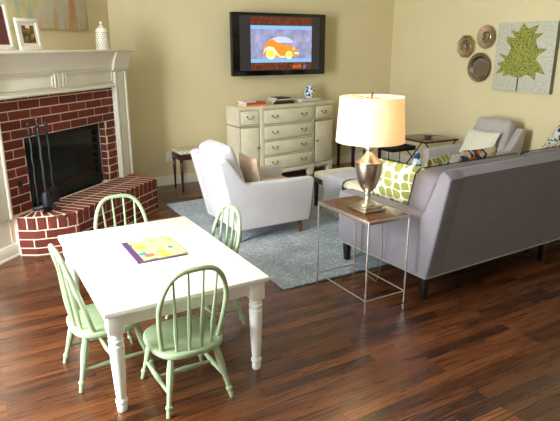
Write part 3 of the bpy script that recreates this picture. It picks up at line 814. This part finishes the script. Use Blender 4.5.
b._new(vs, fs); b.build('throw_cloth', M['throw'], th_, angle=60)
b = MB()
for k in range(24):
    y = -.015+.29*k/23; b.tube([(-bw-.024, y, .095), (-bw-.03+.006*sin(k*2), y+.004*sin(k*3), .05), (-bw-.032+.006*sin(k), y+.006*cos(k*1.7), .018)], [.003,.004,.0025], 5)
b.build('fringe', M['cushion_cream'], th_)

# ------------------------------------------------------------------ chest of drawers (local: x along, y to the back)
chest = thing('chest_of_drawers', 'antique cream chest with drawers and side cupboard doors under television', 'chest', (2.905, 5.425, 0), R(6.5))
# front outline (x, y): left outer, left inner, centre, right inner, right outer
FO = [(-.275,.065),(-.012,.02),(-.012,.0),(.752,.0),(.752,.02),(1.10,.055)]
BK = [(1.10,.33),(-.255,.345)]
Hc = .868
def off(poly, o):
    out = []
    for x, y in poly:
        out.append((x+(o if x > .9 else (-o if x < -.2 else 0)), y-(o if y < .2 else 0)))
    return out
MB().prism(FO+BK, .085, Hc-.026).build('carcass', M['cream'], chest)
MB().prism(off(FO, .014)+BK, Hc-.026, Hc, .006, 2).build('top', M['cream'], chest)
b = MB(); b.prism(off(FO, .008)+BK, .085, .125, .006, 2)
for (x, y) in ((-.25,.09),(.012,.03),(.72,.03),(1.07,.085),(-.25,.36),(1.07,.30)):
    b.hexa([(x-.03,y-.028,0),(x+.03,y-.028,0),(x+.03,y+.028,0),(x-.03,y+.028,0),(x-.042,y-.036,.09),(x+.042,y-.036,.09),(x+.042,y+.036,.09),(x-.042,y+.036,.09)], .004)
b.build('base_with_feet', M['cream'], chest)
b = MB(); b.prism(off(FO[:2], .006)+[(-.012,.03),(-.272,.075),(-.254,.34),(-.26,.34)], .648, .660); b.build('waist_moulding', M['creamline'], chest)
b = MB(); b.prism([(.752,.014),(1.106,.049),(1.10,.07),(.752,.03)], .648, .660)
b.build('waist_moulding', M['creamline'], chest)
def pull(parent, M_):
    b = MB()
    for s_ in (-1, 1): b.lathe([(.009,0),(.009,.003),(.004,.006),(.004,.014),(0,.016)], n=10, M=M_ @ T(s_*.034, 0, 0, R(90)))
    b.tube([(-.034,-.014,.0),(-.030,-.018,-.016),(-.014,-.02,-.024),(0,-.02,-.020),(.014,-.02,-.024),(.030,-.018,-.016),(.034,-.014,0)], .003, 6, M=M_)
    return b.build('drawer_pull', M['brass'], parent)
def panel(name, x0, y0, x1, y1, z0, z1, pulls, knob=None):
    d = Vector((x1-x0, y1-y0, 0)); a = math.atan2(d.y, d.x); Lg = d.length; Mx = T(x0, y0, 0, rz=a)
    b = MB(); b.box(.0, -.004, z0-.003, Lg, .004, z1+.003, 0, mi=1, M=Mx); b.box(.006, -.016, z0+.004, Lg-.006, .003, z1-.004, .005, mi=0, M=Mx)
    b.box(.022, -.0185, z0+.02, Lg-.022, -.01, z1-.02, .003, mi=0, M=Mx)
    o = b.build(name, [M['cream'], M['creamline']], chest)
    for px in pulls: pull(o, Mx @ T(Lg*px, -.0175, (z0+z1)/2+.012))
    if knob is not None:
        MB().lathe([(.006,0),(.005,.008),(.012,.014),(.01,.022),(0,.024)], n=12, M=Mx @ T(Lg*knob, -.0175, (z0+z1)/2+.02, R(90))).build('knob', M['brass'], o)
zs = [(.665,.825),(.49,.645),(.315,.47),(.14,.295)]
for z0_, z1_ in zs: panel('drawer', .02, 0, .72, 0, z0_, z1_, (.2, .8))
panel('drawer', -.255, .061, -.03, .023, .672, .825, (.5,)); panel('cupboard_door', -.255, .061, -.03, .023, .14, .640, (), .92)
panel('drawer', .775, .0225, 1.07, .052, .672, .825, (.45,)); panel('cupboard_door', .775, .0225, 1.07, .052, .14, .640, (), .08)
CM = T(2.905, 5.425, 0, rz=R(6.5))
def CW(x, y, z): return CM @ Vector((x, y, z))
def flat_book(label, x, y, z, w, d, h, col, rz=0, group=None, page=True, nm='book'):
    p = CW(x, y, z); t = thing(nm, label, 'book', p, R(6.5)+rz, group)
    cm = paint('cover_'+label[:18].replace(' ', '_'), col, .5)
    b = MB(); b.box(-w/2, -d/2, 0, w/2, d/2, .002, 0); b.box(-w/2, -d/2, h-.002, w/2, d/2, h, 0); b.box(-w/2, -d/2, 0, w/2, -d/2+.003, h); b.build('cover', cm, t)
    MB().box(-w/2+.002, -d/2+.003, .002, w/2-.004, d/2-.004, h-.002).build('pages', M['paper'], t)
    return h
z = Hc+.0005
G = 'books stacked on the cream chest'
h1 = flat_book('wide orange book at bottom of left stack on chest', -.02, .15, z, .30, .18, .018, srgb(232,140,60), .0, G); z += h1+.0005
h2 = flat_book('pink and red book on top of orange book at left of chest', -.03, .15, z, .26, .17, .020, srgb(206,70,84), .03, G); z += h2+.0005
flat_book('thin white book topmost of the left stack on chest', -.10, .16, z, .16, .15, .014, srgb(226,220,206), -.04, G)
z = Hc+.0005
for lab, w, h_, col, rr in (('wide black book at bottom of middle stack on chest', .30, .022, srgb(34,28,28), 0), ('brown book second in the middle stack on chest', .26, .018, srgb(92,68,50), .04), ('cream book third in the middle stack on chest', .22, .014, srgb(210,200,180), -.05), ('small dark book topmost of middle stack on chest', .20, .014, srgb(60,50,48), .02)):
    z += flat_book(lab, .36, .17, z, w, .18, h_, col, rr, G)+.0005
z = Hc+.0005
for lab, w, h_, col, rr, xx in (('pink patterned magazine at bottom of right stack on chest', .36, .010, srgb(222,168,150), 0, .80), ('cream magazine second in right stack under the jug', .32, .010, srgb(228,220,206), .06, .78), ('white book topmost of right stack under the blue jug', .30, .016, srgb(214,210,204), -.03, .77)):
    z += flat_book(lab, xx, .18, z, w, .19, h_, col, rr, G)+.0005
pc = thing('ceramic_jug', 'small blue and white ceramic jug standing on books on chest', 'jug', CW(.83, .2, z), R(6.5))
pc.scale = (1.2, 1.2, 1.2)
b = MB(); b.lathe([(0,0),(.032,0),(.034,.006),(.048,.03),(.05,.05),(.04,.075),(.031,.092),(.033,.108),(.042,.122),(.039,.122),(.03,.108),(.028,.09),(.0,.02)], n=24); b.build('jug_body', M['delft'], pc)
b = MB(); b.tube([(.032,0,.105),(.055,0,.112),(.07,0,.095),(.066,0,.065),(.048,0,.05)], .005, 8); b.build('handle', M['delft'], pc)
# ------------------------------------------------------------------ television
TY = 5.70
tv = thing('television', 'flat black television on wall showing an orange cartoon car', 'television', (3.305, TY, 1.520))
tw, thh = .612, .340
MB().box(-tw, 0, -thh, tw, .07, thh, .008).build('casing', M['tvblack'], tv)
MB().box(-.2, .07, -.15, .2, YB-TY, .15, .004).build('wall_bracket', M['iron'], tv)
sw, sh_ = .525, .295
def px(a, c): return (a, c)
scr = MB().box(-sw, -.0015, -sh_+.012, sw, .001, sh_+.012).build('screen', M['tvgrey'], tv)
# 4:3 picture in the middle
m = NT('brown_backdrop'); c = m.coord(); f = m.noise(c, 26, 4, .6); rr = m.ramp(f, [(.35, srgb(58,24,8)), (.6, srgb(104,50,24)), (.75, srgb(140,78,44))]); m.set(color=(0,0,0,1), emit=rr, es=1.0); M['tv_brown'] = m.m
m = NT('violet_backdrop'); c = m.coord(); f = m.noise(c, 9, 4, .6); rr = m.ramp(f, [(.3, srgb(112,112,142)), (.7, srgb(162,162,196))]); m.set(color=(0,0,0,1), emit=rr, es=1.0); M['tv_violet'] = m.m
tvm = [M['tv_brown'], M['tv_violet'], emis('tv_sky_blue', srgb(124,172,222), 1.0), emis('tv_orange', srgb(238,130,36), 1.1), emis('tv_cream', srgb(255,232,170), 1.15), emis('tv_yellow', srgb(255,206,84), 1.2), emis('tv_dark', srgb(60,30,30), 1), emis('tv_logo_orange', srgb(240,104,40), 1.1), emis('tv_logo_blue', srgb(40,140,214), 1.1), emis('tv_glass', srgb(190,196,226), 1)]
b = MB(); lay = [-.0018]
def quad(x0, z0, x1, z1, mi): lay[0] -= .00012; b.flat([(x0,lay[0],z0),(x1,lay[0],z0),(x1,lay[0],z1),(x0,lay[0],z1)], mi)
def poly(pts, mi): lay[0] -= .00012; b.flat([(x,lay[0],z_) for x, z_ in pts], mi)
def ell(cx_, cz_, rx_, rz_, mi, a0=0, a1=2*pi, n_=28): poly([(cx_+rx_*cos(a0+(a1-a0)*k/n_), cz_+rz_*sin(a0+(a1-a0)*k/n_)) for k in range(n_+(0 if a1-a0 > 6.2 else 1))], mi)
PX0, PX1 = -.39, .415
quad(PX0, -sh_+.02, PX1, sh_, 0); quad(PX0, -.19, PX1, .205, 1); quad(PX0, .165, PX1, .205, 2); quad(PX0, -.195, PX1, -.155, 2)
body = [(-.235,-.10),(-.22,-.02),(-.17,.04),(-.11,.06),(-.06,.03),(.02,.0),(.10,-.01),(.16,-.02),(.21,-.06),(.235,-.10),(.20,-.125),(.10,-.12),(.02,-.145),(-.09,-.135),(-.2,-.13)]
ell(.0, .02, .155, .068, 9, 0, pi); poly(body, 3)
poly([(-.235,-.10),(-.21,-.04),(-.16,-.02),(-.10,-.03),(-.05,-.09),(-.01,-.125),(.05,-.13),(.05,-.145),(-.01,-.14),(-.06,-.115),(-.11,-.06),(-.16,-.045),(-.2,-.06)], 4)
poly([(.17,-.085),(.235,-.09),(.24,-.105),(.18,-.10)], 4); ell(.17, -.045, .016, .014, 4); ell(.172, -.045, .008, .008, 6)
ell(-.135, -.10, .062, .060, 4); ell(-.135, -.10, .045, .044, 5); ell(.105, -.115, .046, .044, 4); ell(.105, -.115, .033, .031, 5)
b.build('screen_picture', tvm, scr, smooth=False)
def text(body_, size, loc, mat, parent, name='screen_lettering'):
    cu = bpy.data.curves.new(name, 'FONT'); cu.body = body_; cu.size = size; cu.extrude = .0002; cu.align_x = 'CENTER'
    o = bpy.data.objects.new(name, cu); COL.objects.link(o)
    dg = bpy.context.evaluated_depsgraph_get(); me = bpy.data.meshes.new_from_object(o.evaluated_get(dg)); bpy.data.objects.remove(o)
    me.transform(T(*loc, rx=R(90))); me.materials.clear(); me.materials.append(mat)
    o = bpy.data.objects.new(name, me); COL.objects.link(o); o.parent = parent; return o
text('nick', .075, (.215, -.0045, -.262), tvm[7], scr); text('jr', .075, (.325, -.0045, -.262), tvm[8], scr)

# ------------------------------------------------------------------ wall things on the right wall (X = 5.10)
def wall_plate(label, y, z, prof, n=32, rim=None, group='metal plates on the right wall', rot=0):
    t = thing('wall_plate', label, 'plate', (XR, y, z), 0, group)
    Mx = Matrix.Rotation(-pi/2, 4, 'Y') @ Matrix.Rotation(rot, 4, 'Z')
    (p1, m1), (p2, m2) = prof
    MB().lathe(p1, n=n, M=Mx).build('rim', m1, t, angle=25 if n > 12 else 20); MB().lathe(p2, n=n, M=Mx).build('well', m2, t)
    return t
wall_plate('octagonal tarnished silver tray, leftmost of the three wall plates', 4.62, 1.50, (([(.07,0.002),(.075,.02),(.10,.028),(.127,.03),(.13,.026),(.13,.02),(.09,.016),(.085,.0),(.07,.0)], M['plate_gold']), ([(0,.010),(.05,.010),(.072,.018),(.075,.016),(.072,.002),(0,.002)], M['plate_metal'])), n=8, rot=pi/8)
wall_plate('round brass plate with pale centre, upper of the three wall plates', 4.35, 1.60, (([(.055,.002),(.06,.016),(.09,.018),(.124,.022),(.126,.018),(.09,.012),(.06,.002)], M['plate_gold']), ([(0,.016),(.03,.014),(.05,.008),(.056,.016),(.06,.014),(.055,.002),(0,.002)], M['plate_metal'])))
wall_plate('large round dark pewter plate, lowest of the three wall plates', 4.40, 1.275, (([(.115,.002),(.12,.026),(.135,.032),(.156,.034),(.160,.028),(.14,.02),(.12,.002)], M['plate_metal']), ([(0,.006),(.10,.007),(.117,.022),(.12,.018),(.115,.002),(0,.002)], M['plate_metal'])))
wall_plate('small pale plate right of the tree canvas, cut by photo edge', 3.33, 1.265, (([(.05,.002),(.055,.014),(.085,.02),(.088,.016),(.055,.002)], M['plate_gold']), ([(0,.006),(.045,.006),(.052,.014),(.055,.012),(.05,.002),(0,.002)], M['white_ceramic'])))
cv = thing('canvas_art', 'square pale canvas of a bushy green tree on the right wall', 'painting', (XR, 3.825, 1.39))
CY, CZ = .345, .345   # local +y is away from the camera = left in view
b = MB(); b.box(-.055, -CY, -CZ, -.001, CY, CZ, .002, mi=0); cvo = b.build('stretched_canvas', [M['canvas']], cv)
crown = [(400,105),(418,128),(468,112),(450,150),(488,150),(455,178),(465,215),(508,218),(470,245),(458,262),(480,290),(503,330),(462,318),(458,356),(420,332),(380,350),(330,338),(298,347),(308,322),(262,336),(290,304),(270,286),(312,272),(280,240),(325,250),(340,212),(315,182),(320,162),(360,170),(335,132),(374,142),(385,118)]
def cvp(x, y, d=-.0562):
    # crop pixel -> canvas local
    v = (y-100)/(415-100); xl = 275-30*v; xr = 550-25*v; u = (x-xl)/(xr-xl); return (d, CY-2*CY*u, CZ-2*CZ*min(v, 1.0))
m_ = MB(); m_.mi = 0
pts = [cvp(*p) for p in crown]; bmc = m_.bm; vv = [bmc.verts.new(p) for p in pts]; f_ = bmc.faces.new(vv)
r = bmesh.ops.extrude_face_region(bmc, geom=[f_]); 
for v in r['geom']:
    if isinstance(v, bmesh.types.BMVert): v.co.x += .0015
m_.build('painted_crown', M['leafy'], cv, smooth=False)
MB().hexa([cvp(374,412,-.056),cvp(368,412,-.056),cvp(368,412,-.0545),cvp(374,412,-.0545),cvp(382,335,-.056),cvp(376,335,-.056),cvp(376,335,-.0545),cvp(382,335,-.0545)]).build('painted_trunk', M['trunk'], cv)
MB().box(-.054, -CY-.001, -CZ, -.001, -CY+.001, CZ).build('canvas_side', M['canvas_edge'], cv)

# outlet
ol = thing('wall_outlet', 'white electrical outlet low on the back wall by the stool', 'outlet', (1.965, YB, .32))
MB().box(-.035, -.006, -.055, .035, 0, .055, .002).build('cover_plate', M['outlet'], ol)
b = MB()
for z_ in (-.022, .022):
    for x in (-.007, .007): b.box(x-.0015, -.0068, z_-.006, x+.0015, -.0055, z_+.006)
b.build('socket_slot', M['slot'], ol)

# ------------------------------------------------------------------ narrow stool against back wall
sl = thing('cushioned_stool', 'dark wood stool with patterned cream top against back wall behind armchair', 'stool', (2.12, 5.61, 0))
sw_, sd_ = .17, .135
soft_box(-sw_, -sd_, .405, sw_, sd_, .44, .014, .008).build('cushion', make_dots('cream_leaf_print', srgb(222,214,188), srgb(176,168,140), 30, .3), sl)
MB().box(-sw_, -sd_, .345, sw_, sd_, .405, .004).build('apron', M['mahogany'], sl)
for sx_ in (-1, 1):
    for sy_ in (-1, 1):
        x, y = sx_*(sw_-.02), sy_*(sd_-.02)
        MB().lathe([(0,0),(.009,0),(.012,.02),(.009,.04),(.015,.2),(.019,.30),(.014,.31),(.019,.325),(.019,.36),(0,.36)], (x, y, 0), 12).build('leg', M['mahogany'], sl)
# dark wood side table to the right of the chest
dt = thing('dark_wood_table', 'dark wood table with slim legs half hidden behind the lamp', 'table', (4.46, 5.66, 0))
MB().box(-.24, -.18, .50, .24, .18, .525, .004).build('tabletop', M['mahogany'], dt)
MB().box(-.22, -.16, .44, .22, .16, .50, .003).build('apron', M['mahogany'], dt)
for sx_ in (-1, 1):
    for sy_ in (-1, 1):
        x, y = sx_*.215, sy_*.155; s1, s2 = .020, .014
        MB().hexa([(x-s2,y-s2,0),(x+s2,y-s2,0),(x+s2,y+s2,0),(x-s2,y+s2,0),(x-s1,y-s1,.45),(x+s1,y-s1,.45),(x+s1,y+s1,.45),(x-s1,y+s1,.45)], .002).build('leg', M['mahogany'], dt)

# ------------------------------------------------------------------ end table, bowl, tray table, patterned jar near the corner
et = thing('end_table', 'dark square end table with crossed metal legs between corner and grey armchair', 'table', (4.56, 4.57, RZ))
ex, ey, eh = .25, .24, .50
MB().box(-ex, -ey, eh-.02, ex, ey, eh, .003).build('tabletop', M['mahogany'], et)
for sy_ in (-1, 1):
    for a, c in ((-1, 1), (1, -1)):
        MB().tube([(a*(ex-.02), sy_*(ey-.02), 0.006), (c*(ex-.02), sy_*(ey-.02), eh-.02)], .007, 8).build('leg', M['iron'], et)
bo = thing('metal_bowl', 'small shiny bowl on the dark end table', 'bowl', (4.55, 4.54, RZ+eh+.001))
MB().lathe([(0,0),(.03,0),(.032,.006),(.06,.03),(.075,.04),(.07,.04),(.055,.03),(.028,.012),(0,.010)], n=28).build('bowl_shell', M['chrome'], bo)
tt = thing('tray_table', 'small black tray table with thin metal legs left of the end table', 'table', (4.12, 4.58, RZ))
b = MB(); b.box(-.17, -.13, .40, .17, .13, .412, .002)
for q in ((-.17,-.13,.17,-.122),(-.17,.122,.17,.13),(-.17,-.13,-.162,.13),(.162,-.13,.17,.13)): b.box(q[0], q[1], .40, q[2], q[3], .445, .002)
b.build('tray', M['iron'], tt)
for x in (-.10, .06):
    MB().tube([(x, -.0, .008), (x, .0, .40)], .005, 8).build('leg', M['iron'], tt)
b = MB(); b.box(-.15, -.02, 0, .15, .02, .016, .003); b.box(-.11, -.12, 0, -.09, .12, .016, .003); b.box(.05, -.12, 0, .07, .12, .016, .003); b.build('foot_bar', M['iron'], tt)
jr = thing('ginger_jar', 'blue and white patterned ceramic jar on floor beside tray table', 'jar', (4.12, 4.25, RZ))
jr.scale.z = 1.45
MB().lathe([(0,0),(.045,0),(.05,.01),(.055,.06),(.055,.16),(.05,.22),(.03,.245),(.026,.255),(0,.255)], n=24).build('jar_body', M['delft2'], jr)
MB().lathe([(.034,.25),(.036,.27),(.025,.285),(.008,.29),(.01,.3),(0,.306)], n=20).build('lid', M['delft2'], jr)

# ------------------------------------------------------------------ lights
def area(name, loc, rot, sx, sy, power, col):
    l = bpy.data.lights.new(name, 'AREA'); l.shape = 'RECTANGLE'; l.size = sx; l.size_y = sy; l.energy = power; l.color = col
    o = bpy.data.objects.new(name, l); COL.objects.link(o); o.location = loc; o.rotation_euler = rot; return o
DAY = (.86, .93, 1.0)
area('daylight_left', (XL-.12, 2.375, 1.43), (0, R(-90), 0), 2.1, 1.25, 235, DAY)
area('added_fill_front', (.15, YF-.12, 1.5), (R(90), 0, 0), 1.5, 1.6, 10, DAY)  # weak fill lamp added outside the unseen front window
pl = bpy.data.lights.new('lamp_bulb_light', 'POINT'); pl.energy = 15; pl.color = (1, .62, .30); pl.shadow_soft_size = .035
o = bpy.data.objects.new('lamp_bulb_light', pl); COL.objects.link(o); o.location = (lx, ly, lz+.54)
for l in bpy.data.objects:
    if l.name == 'bulb': l.visible_shadow = True
W = bpy.data.worlds.new('World'); S.world = W; W.use_nodes = True
bgn = W.node_tree.nodes['Background']; bgn.inputs[0].default_value = (.75,.87,1,1); bgn.inputs[1].default_value = 1.5
# ------------------------------------------------------------------ camera
cam = bpy.data.cameras.new('Camera'); cam.sensor_width = 36; cam.lens = 552/560*36; cam.clip_start = .05
co = bpy.data.objects.new('Camera', cam); COL.objects.link(co); co.location = (0, 0, 1.5); co.rotation_euler = (R(90-16.55), 0, R(-30)); S.camera = co
S.view_settings.view_transform = 'Standard'; S.view_settings.look = 'None'; S.view_settings.gamma = 1; S.view_settings.use_curve_mapping = False
S.view_settings.exposure = 0.55
